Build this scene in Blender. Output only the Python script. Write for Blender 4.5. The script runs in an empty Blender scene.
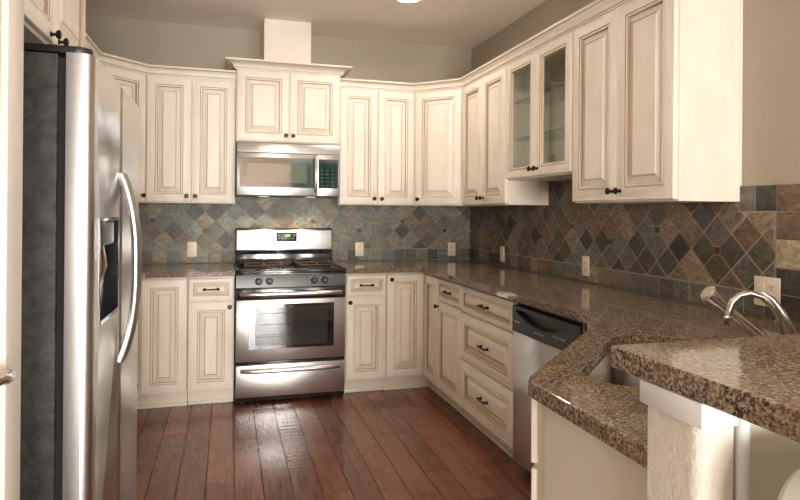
import bpy, bmesh, math, random
from mathutils import Vector, Matrix
from mathutils.geometry import tessellate_polygon
random.seed(7)
S = bpy.context.scene
C = S.collection
PI = math.pi
R = math.radians

# ------------------------------------------------------------------ camera
cam_d = bpy.data.cameras.new('camera')
cam = bpy.data.objects.new('camera', cam_d); C.objects.link(cam)
YAW, PITCH, ROLL = 0.2807, 0.0012, 0.0078
Fw = Vector((math.sin(YAW) * math.cos(PITCH), math.cos(YAW) * math.cos(PITCH), math.sin(PITCH)))
Rt = Vector((math.cos(YAW), -math.sin(YAW), 0)); Up = Rt.cross(Fw)
R2 = Rt * math.cos(ROLL) + Up * math.sin(ROLL); U2 = -Rt * math.sin(ROLL) + Up * math.cos(ROLL)
M4 = Matrix((R2, U2, -Fw)).transposed().to_4x4()
M4.translation = Vector((-2.0324, -4.8349, 1.3149))
cam.matrix_world = M4
cam_d.sensor_width = 36; cam_d.lens = 596.9 / 800 * 36
cam_d.shift_y = -38.2 / 800
cam_d.clip_start = 0.05
S.camera = cam

# ------------------------------------------------------------------ light and exposure
S.view_settings.view_transform = 'Standard'; S.view_settings.look = 'None'
S.view_settings.gamma = 1; S.view_settings.use_curve_mapping = False
S.view_settings.exposure = 0.5
W = bpy.data.worlds.new('world'); S.world = W; W.use_nodes = True
bg = W.node_tree.nodes['Background']
bg.inputs[0].default_value = (0.55, 0.75, 0.72, 1); bg.inputs[1].default_value = 2.0

def area(name, loc, direction, sx, sy, power, col):
    d = bpy.data.lights.new(name, 'AREA'); d.shape = 'RECTANGLE'; d.size = sx; d.size_y = sy
    d.energy = power; d.color = col
    o = bpy.data.objects.new(name, d); C.objects.link(o); o.location = loc
    o.rotation_euler = Vector(direction).to_track_quat('-Z', 'Y').to_euler()
    return o
# daylight coming in through the glazed openings of the rear wall
area('window_daylight', (-2.55, -10.62, 1.25), (0.05, 1, 0.06), 1.0, 2.1, 175, (1.0, 0.97, 0.94))
area('window_daylight', (-1.32, -10.62, 0.92), (0.0, 1, 0.22), 1.05, 1.55, 200, (1.0, 0.97, 0.94))
area('window_daylight', (1.9, -10.62, 1.25), (-0.22, 1, 0.40), 2.2, 2.1, 180, (0.97, 0.98, 1.0))

# ------------------------------------------------------------------ materials
def srgb(r, g, b):
    f = lambda c: (c / 255 / 12.92) if c <= 10 else ((c / 255 + 0.055) / 1.055) ** 2.4
    return (f(r), f(g), f(b), 1)
def mat(name, col=None, rough=0.5, metal=0.0, **kw):
    m = bpy.data.materials.new(name); m.use_nodes = True
    b = m.node_tree.nodes['Principled BSDF']
    if col: b.inputs['Base Color'].default_value = col
    b.inputs['Roughness'].default_value = rough; b.inputs['Metallic'].default_value = metal
    for k, v in kw.items(): b.inputs[k.replace('_', ' ')].default_value = v
    return m
def N(m, t, **kw):
    n = m.node_tree.nodes.new(t)
    for k, v in kw.items(): setattr(n, k, v)
    return n
def L(m, a, b): m.node_tree.links.new(a, b)
def bsdf(m): return m.node_tree.nodes['Principled BSDF']
def coords(m, scale=(1, 1, 1), obj=True):
    tc = N(m, 'ShaderNodeTexCoord'); mp = N(m, 'ShaderNodeMapping'); mp.inputs['Scale'].default_value = scale
    L(m, tc.outputs['Object' if obj else 'Generated'], mp.inputs[0]); return mp.outputs[0]
def noise(m, vec, scale, detail=4, rough=0.5, dist=0.0):
    n = N(m, 'ShaderNodeTexNoise'); n.inputs['Scale'].default_value = scale
    n.inputs['Detail'].default_value = detail; n.inputs['Roughness'].default_value = rough
    n.inputs['Distortion'].default_value = dist; L(m, vec, n.inputs['Vector']); return n
def ramp(m, fac, stops):
    r = N(m, 'ShaderNodeValToRGB'); e = r.color_ramp.elements
    while len(e) < len(stops): e.new(0.5)
    for k, (p, c) in enumerate(stops): e[k].position = p; e[k].color = c if len(c) == 4 else (*c, 1)
    L(m, fac, r.inputs[0]); return r.outputs[0]
def bump(m, h, strength, dist=0.01):
    b = N(m, 'ShaderNodeBump'); b.inputs['Strength'].default_value = strength; b.inputs['Distance'].default_value = dist
    L(m, h, b.inputs['Height']); L(m, b.outputs[0], bsdf(m).inputs['Normal']); return b
def mixc(m, a, b, fac, mode='MIX'):
    x = N(m, 'ShaderNodeMix', data_type='RGBA', blend_type=mode)
    for s, v in ((x.inputs[0], fac), (x.inputs[6], a), (x.inputs[7], b)):
        if hasattr(v, 'links'): L(m, v, s)
        else: s.default_value = v
    return x.outputs[2]

CREAM = srgb(238, 227, 211)
m_paint = mat('cabinet_paint', CREAM, 0.42)
n_ = noise(m_paint, coords(m_paint, (1, 1, 0.35)), 9, 3)
L(m_paint, ramp(m_paint, n_.outputs[0], [(0.3, srgb(233, 221, 204)), (0.7, srgb(242, 232, 217))]), bsdf(m_paint).inputs['Base Color'])
m_glaze = mat('antique_glaze', srgb(170, 142, 112), 0.5)
m_toe = mat('toe_board_paint', srgb(232, 222, 204), 0.45)
m_inside = mat('cabinet_inside', srgb(214, 196, 168), 0.5)
m_bronze = mat('oil_rubbed_bronze', srgb(58, 44, 36), 0.32, 0.85)
m_gap = mat('gasket_black', (0.01, 0.01, 0.01, 1), 0.7)  # plain black of the refrigerator door gasket

def wall_mat(name, col, bs=0.25):
    m = mat(name, col, 0.75)
    v = coords(m); a = noise(m, v, 130, 3, 0.55); b = noise(m, v, 1.3, 2)
    L(m, mixc(m, col, tuple(c * 0.93 for c in col[:3]) + (1,), b.outputs[0]), bsdf(m).inputs['Base Color'])
    bump(m, ramp(m, a.outputs[0], [(0.42, (0, 0, 0)), (0.62, (1, 1, 1))]), bs, 0.004); return m
m_wall = wall_mat('taupe_wall_paint', srgb(176, 164, 146))
m_wall2 = wall_mat('bounce_wall_paint', srgb(226, 218, 204))  # unseen dining-side walls made paler to bounce more light
m_ceil = wall_mat('ceiling_paint', srgb(250, 240, 228), 0.1)
m_post = wall_mat('knee_wall_paint', srgb(228, 220, 206), 0.3)
m_white = mat('white_trim_paint', srgb(226, 225, 221), 0.4)
m_pantry = mat('pantry_paint', srgb(214, 207, 197), 0.45)
m_panel = mat('peninsula_panel_paint', srgb(228, 220, 204), 0.45)

m_steel = mat('stainless_steel', srgb(205, 202, 198), 0.27, 1.0)
v = coords(m_steel, (140, 140, 1.2)); n_ = noise(m_steel, v, 3, 2)
L(m_steel, ramp(m_steel, n_.outputs[0], [(0.3, (0.29, 0.29, 0.29)), (0.7, (0.33, 0.33, 0.33))]), bsdf(m_steel).inputs['Roughness'])
m_steel_d = mat('dark_stainless', srgb(62, 61, 60), 0.3, 1.0)
m_sink = mat('sink_steel', srgb(158, 152, 144), 0.24, 1.0)
m_chrome = mat('brushed_nickel', srgb(206, 198, 186), 0.2, 1.0)
m_black = mat('black_gloss_enamel', (0.012, 0.012, 0.014, 1), 0.12, IOR=2.0)
m_blackp = mat('black_plastic', (0.02, 0.019, 0.018, 1), 0.35)
m_iron = mat('cast_iron', srgb(70, 56, 46), 0.5, 0.3)
m_glassd = mat('dark_oven_glass', (0.015, 0.015, 0.014, 1), 0.04, IOR=2.0)
m_mwscreen = mat('microwave_window_mesh', srgb(120, 112, 98), 0.05, IOR=2.7)
m_mwglass = mat('microwave_dark_glass', srgb(66, 58, 46), 0.06, IOR=2.7)
m_grey = mat('grey_mark', srgb(170, 168, 165), 0.5)
m_led = mat('clock_digits', (0.1, 0.8, 0.1, 1), 0.5, Emission_Color=(0.25, 1.0, 0.15, 1), Emission_Strength=2.0)
m_outlet = mat('outlet_plastic', srgb(240, 228, 206), 0.35)
m_slot = mat('outlet_slot', (0.02, 0.018, 0.015, 1), 0.6)
m_lamp = mat('lamp_glow', (1, 1, 1, 1), 0.5, Emission_Color=(1.0, 0.9, 0.74, 1), Emission_Strength=12)
m_grate_bronze = mat('handle_end_bronze', srgb(160, 128, 100), 0.3, 1.0)

m_fside = mat('fridge_side_black', srgb(52, 51, 50), 0.42)
v = coords(m_fside); a = noise(m_fside, v, 260, 2, 0.6); b = noise(m_fside, v, 26, 8, 0.75)
L(m_fside, ramp(m_fside, b.outputs[0], [(0.35, srgb(34, 34, 34)), (0.68, srgb(84, 83, 80))]), bsdf(m_fside).inputs['Base Color'])
bump(m_fside, a.outputs[0], 0.5, 0.003)

# polished granite
m_granite = mat('brown_granite', None, 0.07)
v = coords(m_granite)
n1 = noise(m_granite, v, 130, 5, 0.65, 0.4)
n2 = noise(m_granite, v, 210, 3, 0.6)
n3 = noise(m_granite, v, 14, 3)
vo = N(m_granite, 'ShaderNodeTexVoronoi'); vo.inputs['Scale'].default_value = 190; L(m_granite, v, vo.inputs['Vector'])
base = ramp(m_granite, n1.outputs[0], [(0.32, srgb(40, 33, 29)), (0.43, srgb(94, 79, 66)), (0.52, srgb(140, 120, 100)), (0.62, srgb(178, 157, 133)), (0.78, srgb(192, 176, 154))])
dark = ramp(m_granite, n2.outputs[0], [(0.40, (1, 1, 1)), (0.48, (0, 0, 0))])
c1 = mixc(m_granite, base, srgb(40, 35, 32), dark)
sp = N(m_granite, 'ShaderNodeSeparateColor'); L(m_granite, vo.outputs['Color'], sp.inputs[0])
lt = ramp(m_granite, sp.outputs[0], [(0.83, (0, 0, 0)), (0.90, (0.7, 0.7, 0.7))])
c2 = mixc(m_granite, c1, srgb(176, 168, 156), lt)
c3 = mixc(m_granite, c2, srgb(150, 118, 88), ramp(m_granite, n3.outputs[0], [(0.4, (0, 0, 0)), (0.7, (0.35, 0.35, 0.35))]))
L(m_granite, c3, bsdf(m_granite).inputs['Base Color'])

# slate: colour of each tile comes from its own attribute, clefts from noise
def tile_mat():
    m = mat('slate_tile', None, 0.42)
    at = N(m, 'ShaderNodeAttribute'); at.attribute_name = 'Col'
    v = coords(m)
    add = N(m, 'ShaderNodeVectorMath', operation='MULTIPLY_ADD'); L(m, at.outputs['Color'], add.inputs[0])
    add.inputs[1].default_value = (37, 53, 71); L(m, v, add.inputs[2])
    n1 = noise(m, add.outputs[0], 17, 8, 0.72, 2.2); n2 = noise(m, add.outputs[0], 11, 4, 0.6, 2.6)
    var = ramp(m, n1.outputs[0], [(0.30, (0.40, 0.39, 0.38)), (0.48, (0.95, 0.95, 0.95)), (0.54, (1.1, 1.08, 1.04)), (0.68, (1.6, 1.5, 1.36))])
    mp3 = N(m, 'ShaderNodeMapping'); mp3.inputs['Scale'].default_value = (14, 14, 55); mp3.inputs['Rotation'].default_value = (0.6, 0.6, 0.3); L(m, add.outputs[0], mp3.inputs[0])
    n3 = noise(m, mp3.outputs[0], 1.0, 5, 0.65, 1.6)
    c = mixc(m, at.outputs['Color'], var, 1.0, 'MULTIPLY')
    c = mixc(m, c, ramp(m, n3.outputs[0], [(0.32, (0.55, 0.54, 0.53)), (0.5, (1, 1, 1)), (0.66, (1.4, 1.36, 1.28))]), 1.0, 'MULTIPLY')
    rust = mixc(m, c, srgb(114, 98, 78), ramp(m, n2.outputs[0], [(0.56, (0, 0, 0)), (0.72, (0.5, 0.5, 0.5))]))
    L(m, rust, bsdf(m).inputs['Base Color'])
    bump(m, n1.outputs[0], 0.55, 0.006)
    return m
m_tile = tile_mat()
m_grout = mat('tile_grout', srgb(168, 156, 136), 0.85)

# hand-scraped wood: each plank has its own tone
def floor_mat():
    m = mat('hand_scraped_wood', None, 0.2, IOR=1.6)
    at = N(m, 'ShaderNodeAttribute'); at.attribute_name = 'Col'
    sep = N(m, 'ShaderNodeSeparateColor'); L(m, at.outputs['Color'], sep.inputs[0])
    v = coords(m)
    off = N(m, 'ShaderNodeVectorMath', operation='MULTIPLY_ADD'); L(m, at.outputs['Color'], off.inputs[0])
    off.inputs[1].default_value = (31, 47, 59); L(m, v, off.inputs[2])
    mp = N(m, 'ShaderNodeMapping'); mp.inputs['Scale'].default_value = (22, 1.6, 1); L(m, off.outputs[0], mp.inputs[0])
    g = noise(m, mp.outputs[0], 2.2, 6, 0.62, 0.8)
    k = noise(m, off.outputs[0], 3.5, 3, 0.5, 1.5)
    tone = ramp(m, sep.outputs[0], [(0.0, srgb(106, 63, 47)), (0.5, srgb(122, 74, 55)), (1.0, srgb(140, 88, 66))])
    gr = ramp(m, g.outputs[0], [(0.3, (0.62, 0.58, 0.56)), (0.55, (1, 1, 1)), (0.8, (1.25, 1.2, 1.15))])
    c = mixc(m, tone, gr, 1.0, 'MULTIPLY')
    c = mixc(m, c, srgb(72, 42, 32), ramp(m, k.outputs[0], [(0.55, (0, 0, 0)), (0.8, (0.5, 0.5, 0.5))]))
    L(m, c, bsdf(m).inputs['Base Color'])
    # chatter ripples across some planks
    mp2 = N(m, 'ShaderNodeMapping'); mp2.inputs['Scale'].default_value = (3, 34, 1); L(m, off.outputs[0], mp2.inputs[0])
    rp = noise(m, mp2.outputs[0], 1.0, 2, 0.4, 0.3)
    amt = N(m, 'ShaderNodeMath', operation='MULTIPLY'); L(m, rp.outputs[0], amt.inputs[0])
    L(m, ramp(m, sep.outputs[1], [(0.45, (0.12, 0.12, 0.12)), (0.8, (1, 1, 1))]), amt.inputs[1])
    sm = N(m, 'ShaderNodeMath', operation='MULTIPLY_ADD'); L(m, g.outputs[0], sm.inputs[0]); sm.inputs[1].default_value = 0.03; L(m, amt.outputs[0], sm.inputs[2])
    bump(m, sm.outputs[0], 0.22, 0.012)
    L(m, ramp(m, g.outputs[0], [(0.3, (0.17, 0.17, 0.17)), (0.7, (0.27, 0.27, 0.27))]), bsdf(m).inputs['Roughness'])
    return m
m_floor = floor_mat()
m_seam = mat('plank_seam', srgb(38, 20, 14), 0.6)

m_pane = mat('clear_glass', (1, 1, 1, 1), 0.0, Transmission_Weight=1.0, IOR=1.45)
def thin_glass(name, tint=(1, 1, 1, 1), refl=0.14):
    m = bpy.data.materials.new(name); m.use_nodes = True; nt = m.node_tree; nt.nodes.clear()
    o = nt.nodes.new('ShaderNodeOutputMaterial'); mx = nt.nodes.new('ShaderNodeMixShader')
    t = nt.nodes.new('ShaderNodeBsdfTransparent'); g = nt.nodes.new('ShaderNodeBsdfGlossy')
    t.inputs[0].default_value = tint; g.inputs['Roughness'].default_value = 0.02
    fr = nt.nodes.new('ShaderNodeFresnel'); ge = nt.nodes.new('ShaderNodeNewGeometry'); io = nt.nodes.new('ShaderNodeMix'); io.inputs[2].default_value = 1.42; io.inputs[3].default_value = 1 / 1.42
    nt.links.new(ge.outputs['Backfacing'], io.inputs[0]); nt.links.new(io.outputs[0], fr.inputs[0])
    nt.links.new(fr.outputs[0], mx.inputs[0]); nt.links.new(t.outputs[0], mx.inputs[1]); nt.links.new(g.outputs[0], mx.inputs[2])
    nt.links.new(mx.outputs[0], o.inputs[0]); return m
m_thin = thin_glass('cabinet_glass', (0.93, 0.95, 0.93, 1))
m_shelf = thin_glass('glass_shelf', (0.72, 0.80, 0.75, 1))
m_lens = mat('lamp_lens', srgb(230, 220, 200), 0.4, Emission_Color=(1.0, 0.85, 0.62, 1), Emission_Strength=0.8)
m_fabric = mat('white_fabric', srgb(236, 234, 226), 0.9)
bump(m_fabric, noise(m_fabric, coords(m_fabric), 220, 3).outputs[0], 0.4, 0.003)
m_leg = mat('chair_leg_wood', srgb(70, 48, 36), 0.4)
m_green = mat('hedge_green', srgb(60, 110, 90), 0.9)
n_ = noise(m_green, coords(m_green), 6, 6, 0.7)
L(m_green, ramp(m_green, n_.outputs[0], [(0.35, srgb(20, 60, 50)), (0.6, srgb(80, 150, 130)), (0.75, srgb(210, 225, 215))]), bsdf(m_green).inputs['Base Color'])

# ------------------------------------------------------------------ mesh helpers
class MB:
    """collects shapes, then links them as ONE mesh object"""
    def __init__(s): s.bm = bmesh.new()
    def box(s, x0, x1, y0, y1, z0, z1, bev=0.0, mi=0, seg=2):
        b = bmesh.new(); bmesh.ops.create_cube(b, size=1)
        for vv in b.verts:
            vv.co = Vector(((x0 + x1) / 2 + vv.co.x * (x1 - x0), (y0 + y1) / 2 + vv.co.y * (y1 - y0), (z0 + z1) / 2 + vv.co.z * (z1 - z0)))
        if bev: bmesh.ops.bevel(b, geom=b.edges[:], offset=bev, segments=seg, profile=0.5, affect='EDGES')
        return s.add(b, mi)
    def add(s, b, mi=None, mtx=None):
        if mtx is not None: bmesh.ops.transform(b, matrix=mtx, verts=b.verts[:])
        if mi is not None:
            for f in b.faces: f.material_index = mi
        me = bpy.data.meshes.new('tmp'); b.to_mesh(me); b.free(); s.bm.from_mesh(me); bpy.data.meshes.remove(me); return s
    def prism(s, poly, z0, z1, mi=0, bev=0.0):
        b = bmesh.new()
        lo = [b.verts.new((x, y, z0)) for x, y in poly]; hi = [b.verts.new((x, y, z1)) for x, y in poly]
        b.faces.new(lo[::-1]); b.faces.new(hi); n = len(poly)
        for i in range(n): b.faces.new((lo[i], lo[(i + 1) % n], hi[(i + 1) % n], hi[i]))
        bmesh.ops.recalc_face_normals(b, faces=b.faces[:])
        if bev: bmesh.ops.bevel(b, geom=b.edges[:], offset=bev, segments=2, profile=0.5, affect='EDGES')
        return s.add(b, mi)
    def rings(s, rings, mis=None, close=(True, True), mj=None):
        """consecutive closed rings of equal count joined by quads"""
        b = bmesh.new(); vs = [[b.verts.new(p) for p in r] for r in rings]; n = len(rings[0])
        for i in range(len(rings) - 1):
            for j in range(n):
                f = b.faces.new((vs[i][j], vs[i][(j + 1) % n], vs[i + 1][(j + 1) % n], vs[i + 1][j]))
                f.material_index = mj.get(j, 0) if mj else (mis[i] if mis else 0)
        if close[0]: b.faces.new(vs[0][::-1])
        if close[1]: b.faces.new(vs[-1])
        bmesh.ops.recalc_face_normals(b, faces=b.faces[:])
        return s.add(b)
    def lathe(s, prof, origin=(0, 0, 0), axis=(0, 0, 1), n=20, mi=0):
        ax = Vector(axis).normalized(); q = Vector((0, 0, 1)).rotation_difference(ax); o = Vector(origin)
        rs = []
        for r, h in prof:
            r = max(r, 1e-5)
            rs.append([o + q @ Vector((r * math.cos(2 * PI * k / n), r * math.sin(2 * PI * k / n), h)) for k in range(n)])
        return s.rings(rs, [mi] * len(rs))
    def tube(s, path, rad, n=10, mi=0, flat=None):
        P = [Vector(p) for p in path]; rr = rad if isinstance(rad, (list, tuple)) else [rad] * len(P); rs = []
        up = None
        for i, p in enumerate(P):
            t = (P[min(i + 1, len(P) - 1)] - P[max(i - 1, 0)]).normalized()
            if up is None:
                up = Vector((0, 0, 1)) if abs(t.z) < 0.9 else Vector((1, 0, 0))
            a = t.cross(up)
            if a.length < 1e-4: a = t.cross(Vector((0, 1, 0.3)))
            a.normalize(); bb = a.cross(t).normalized(); up = bb
            fx, fy = flat or (1, 1)
            rs.append([p + a * (rr[i] * fx * math.cos(2 * PI * k / n)) + bb * (rr[i] * fy * math.sin(2 * PI * k / n)) for k in range(n)])
        return s.rings(rs, [mi] * len(rs))
    def build(s, name, mats, parent=None, smooth=True, loc=None, rotz=None):
        bm = s.bm
        me = bpy.data.meshes.new(name); bm.to_mesh(me); bm.free()
        for m in (mats if isinstance(mats, (list, tuple)) else [mats]): me.materials.append(m)
        if smooth:
            me.polygons.foreach_set('use_smooth', [True] * len(me.polygons))
            me.set_sharp_from_angle(angle=R(32))
        o = bpy.data.objects.new(name, me); C.objects.link(o)
        if parent: o.parent = parent
        if loc is not None: o.location = loc
        if rotz is not None: o.rotation_euler = (0, 0, rotz)
        return o

def thing(name, label, cat, loc=(0, 0, 0), rotz=0.0, group=None):
    o = bpy.data.objects.new(name, None); C.objects.link(o); o.empty_display_size = 0.1
    o.location = loc; o.rotation_euler = (0, 0, rotz)
    return tag(o, label, cat, group)
def tag(o, label, cat, group=None):
    o['label'] = label; o['category'] = cat
    if group: o['group'] = group
    return o
def structure(o, label=None):
    o['kind'] = 'structure'
    if label: o['label'] = label
    return o

def rect(x0, z0, x1, z1, d, y): return [(x0 + d, y, z0 + d), (x1 - d, y, z0 + d), (x1 - d, y, z1 - d), (x0 + d, y, z1 - d)]
DOOR = [(0, 0.000), (0, 0.015), (0.003, 0.019), (0.009, 0.020), (0.012, 0.0185), (0.015, 0.020), (0.055, 0.020), (0.058, 0.0150),
        (0.063, 0.0195), (0.069, 0.0185), (0.073, 0.006), (0.076, 0.005), (0.102, 0.0165), (0.1045, 0.0135), (0.108, 0.0185)]
GLZ = {6, 9, 12}
def panel_mb(x0, z0, x1, z1, prof=DOOR, limit=None):
    """raised-panel front; local: x width, z height, faces -y"""
    mb = MB(); k = min(1.0, 0.39 * min(x1 - x0, z1 - z0) / 0.110)
    rs = [rect(x0, z0, x1, z1, d * k, -h) for d, h in prof]
    mb.rings(rs, [1 if i in GLZ else 0 for i in range(len(rs))])
    return mb
def knob_part(parent, x, z, y=-0.02):
    mb = MB()
    mb.lathe([(0.009, 0), (0.009, 0.003), (0.005, 0.006), (0.005, 0.014), (0.012, 0.018), (0.0155, 0.023), (0.0155, 0.027), (0.011, 0.031), (0.0, 0.032)], (x, y, z), (0, -1, 0), 16)
    return mb.build('knob', m_bronze, parent)
def pull_part(parent, x, z, y=-0.02, w=0.10):
    mb = MB(); h = w / 2
    for sx in (-1, 1):
        mb.lathe([(0.009, 0), (0.010, 0.004), (0.006, 0.010), (0.006, 0.022)], (x + sx * h * 0.84, y, z), (0, -1, 0), 12)
    pts, rd = [], []
    for i in range(17):
        t = -1 + 2 * i / 16
        pts.append((x + t * h * 1.08, y - 0.022 - 0.006 * (1 - t * t), z)); rd.append(0.0048 + 0.0035 * max(0, 1 - abs(abs(t) - 0.84) / 0.16))
    mb.tube(pts, rd, 10)
    return mb.build('pull', m_bronze, parent)
def door(parent, x0, z0, x1, z1, knob=None):
    d = panel_mb(x0, z0, x1, z1).build('door', [m_paint, m_glaze], parent)
    if knob: knob_part(d, *knob)
    return d
def drawer(parent, x0, z0, x1, z1):
    d = panel_mb(x0, z0, x1, z1).build('drawer_front', [m_paint, m_glaze], parent)
    pull_part(d, (x0 + x1) / 2, (z0 + z1) / 2, -0.019)
    return d

# ------------------------------------------------------------------ room shell
XL, YR, ZC = -3.18, -10.5, 2.74
XR2 = 3.2
mb = MB(); mb.box(XL - 0.1, XR2, YR, 0.1, -0.08, -0.004); sub = mb
bm = sub.bm; lay = bm.loops.layers.float_color.new('Col')
rng = random.Random(3)
x = XL
while x < XR2:
    w = 0.132; y = -rng.random() * 1.1 + 0.05; yy = 0.0
    while yy > YR:
        ln = rng.uniform(0.5, 1.35) if yy < 0 else rng.uniform(0.3, 1.2)
        y1 = max(yy - ln, YR)
        col = (rng.random(), rng.random(), rng.random(), 1)
        a0, a1, b0, b1 = x + 0.0006, x + w - 0.0006, y1 + 0.0008, yy - 0.0008
        c = 0.002
        lo = [bm.verts.new((px, py, -0.004)) for px, py in ((a0, b0), (a1, b0), (a1, b1), (a0, b1))]
        hi = [bm.verts.new((px, py, 0.0)) for px, py in ((a0 + c, b0 + c), (a1 - c, b0 + c), (a1 - c, b1 - c), (a0 + c, b1 - c))]
        fs = [bm.faces.new(hi)] + [bm.faces.new((lo[i], lo[(i + 1) % 4], hi[(i + 1) % 4], hi[i])) for i in range(4)]
        for f in fs:
            f.material_index = 0
            for lp in f.loops: lp[lay] = col
        yy = y1
    x += w
for f in bm.faces:
    if min(v.co.z for v in f.verts) < -0.02 or all(abs(v.co.z + 0.004) < 1e-5 for v in f.verts): f.material_index = 1
structure(mb.build('floor', [m_floor, m_seam], smooth=False), 'reddish brown hand-scraped plank floor')

def slab(name, *b, m=m_wall, label=None):
    mm = MB(); mm.box(*b); return structure(mm.build(name, m, smooth=False), label)
slab('wall_back', XL - 0.1, 0.1, 0.0, 0.1, 0, ZC)
slab('wall_right', 0.0, 0.1, -4.6, 0.0, 0, ZC)
slab('wall_left', XL - 0.1, XL, YR, 0.0, 0, ZC)
slab('ceiling', XL - 0.1, XR2, YR - 0.1, 0.1, ZC, ZC + 0.1, m=m_ceil)
slab('wall_dining', XR2, XR2 + 0.1, YR, 0.0, 0, ZC, m=m_wall2)
slab('wall_partition', 0.1, XR2, -4.6, -4.5, 0, ZC, m=m_wall2)
# rear wall with glazed openings
mb = MB()
OPEN = [(-3.1, -2.0, 0.2, 2.3), (-1.90, -0.75, 0.12, 1.72), (-0.65, 0.62, 0.9, 2.6), (0.78, 3.05, 0.2, 2.3)]
xs = sorted({XL - 0.1, XR2} | {o[0] for o in OPEN} | {o[1] for o in OPEN})
for a, b in zip(xs, xs[1:]):
    o = next((o for o in OPEN if o[0] == a), None)
    if o: mb.box(a, b, YR - 0.1, YR, 0, o[2]); mb.box(a, b, YR - 0.1, YR, o[3], ZC)
    else: mb.box(a, b, YR - 0.1, YR, 0, ZC)
structure(mb.build('wall_rear', m_wall2, smooth=False))
for i, (a, b, c, d) in enumerate(OPEN):
    mb = MB(); t = 0.05
    mb.box(a, b, YR - 0.08, YR + 0.02, c, c + t); mb.box(a, b, YR - 0.08, YR + 0.02, d - t, d)
    mb.box(a, a + t, YR - 0.08, YR + 0.02, c + t, d - t); mb.box(b - t, b, YR - 0.08, YR + 0.02, c + t, d - t)
    mb.box((a + b) / 2 - 0.02, (a + b) / 2 + 0.02, YR - 0.07, YR + 0.01, c + t, d - t)
    structure(mb.build('window_%d' % (i + 1), m_white, smooth=False))

# side partition with a door beside the refrigerator
PX, PY = -2.43, -3.47
mb = MB(); mb.box(XL, PX - 0.035, PY - 0.01, PY + 0.10, 0, ZC); mb.box(PX - 0.14, PX - 0.035, -4.75, PY - 0.01, 2.1, ZC)
mb.box(PX - 0.14, PX - 0.035, -4.75, -4.45, 0, 2.1)
structure(mb.build('wall_pantry', m_pantry, smooth=False))
mb = MB()
mb.box(PX - 0.035, PX, PY - 0.085, PY + 0.004, 0, 2.16, 0.004); mb.box(PX - 0.035, PX - 0.012, PY - 0.105, PY - 0.085, 0, 2.08, 0.003)
structure(mb.build('trim_1', m_pantry), 'white door casing beside the refrigerator')
mb = MB(); mb.box(PX - 0.075, PX - 0.030, -4.44, PY - 0.107, 0.01, 2.08, 0.002)
d1 = structure(mb.build('door_1', m_pantry), 'white door with a lever handle beside the refrigerator')
mb = MB(); hy, hz = PY - 0.185, 1.005
mb.lathe([(0.031, 0), (0.031, 0.006), (0.024, 0.010), (0.010, 0.012), (0.010, 0.045)], (PX - 0.030, hy, hz + 0.012), (1, 0, 0), 20)
mb.tube([(PX + 0.012, hy, hz + 0.012), (PX + 0.016, hy + 0.02, hz + 0.012), (PX + 0.016, hy + 0.05, hz + 0.004), (PX + 0.014, hy + 0.068, hz + 0.002), (PX + 0.012, hy + 0.080, hz + 0.006)], [0.011, 0.011, 0.010, 0.010, 0.009], 12)
mb.build('lever_handle', m_chrome, d1)

# outside greenery seen in reflections
mb = MB(); b = bmesh.new(); bmesh.ops.create_grid(b, x_segments=40, y_segments=14, size=1)
for v_ in b.verts:
    x_, y_ = v_.co.x * 6, v_.co.y * 1.6 + 1.2; v_.co = Vector((x_, YR - 3.5 + 0.4 * math.sin(x_ * 3.1 + y_ * 2) + 0.25 * math.sin(x_ * 7 - y_ * 5), y_))
bmesh.ops.solidify(b, geom=b.faces[:], thickness=0.3)
mb.add(b, 0); tag(mb.build('hedge', m_green), 'tall green garden hedge outside the rear windows', 'hedge')

# ------------------------------------------------------------------ slate backsplashes
PAL = [((124, 128, 116), 6), ((116, 120, 114), 5), ((100, 98, 88), 4), ((136, 128, 110), 5), ((150, 140, 118), 4), ((80, 80, 74), 3), ((124, 108, 90), 2), ((134, 138, 130), 4), ((112, 118, 118), 3), ((112, 104, 90), 3)]
PAL_SHADE = [((110, 106, 96), 4), ((99, 96, 88), 4), ((85, 79, 70), 5), ((129, 113, 94), 4), ((145, 127, 105), 3), ((68, 63, 58), 4), ((118, 96, 79), 4), ((116, 116, 108), 3), ((101, 85, 72), 3)]  # slate mix for the right wall, its dimmer light put into the colours
def pick(rg, pal):
    t = rg.uniform(0, sum(w for _, w in pal))
    for c, w in pal:
        t -= w
        if t <= 0: break
    j = rg.uniform(0.88, 1.12); c = srgb(*c); return (c[0] * j, c[1] * j, c[2] * j, 1)
def clip(poly, n, d):
    out = []
    for i in range(len(poly)):
        a, b = poly[i], poly[(i + 1) % len(poly)]
        da = a[0] * n[0] + a[1] * n[1] - d; db = b[0] * n[0] + b[1] * n[1] - d
        if da <= 0: out.append(a)
        if (da < 0 < db) or (db < 0 < da):
            t = da / (da - db); out.append((a[0] + t * (b[0] - a[0]), a[1] + t * (b[1] - a[1])))
    return out
def clip_rect(p, u0, u1, w0, w1):
    for n, d in (((1, 0), u1), ((-1, 0), -u0), ((0, 1), w1), ((0, -1), -w0)):
        p = clip(p, n, d)
        if len(p) < 3: return []
    return p
def parea(p): return abs(sum(p[i][0] * p[(i + 1) % len(p)][1] - p[(i + 1) % len(p)][0] * p[i][1] for i in range(len(p)))) / 2
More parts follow.
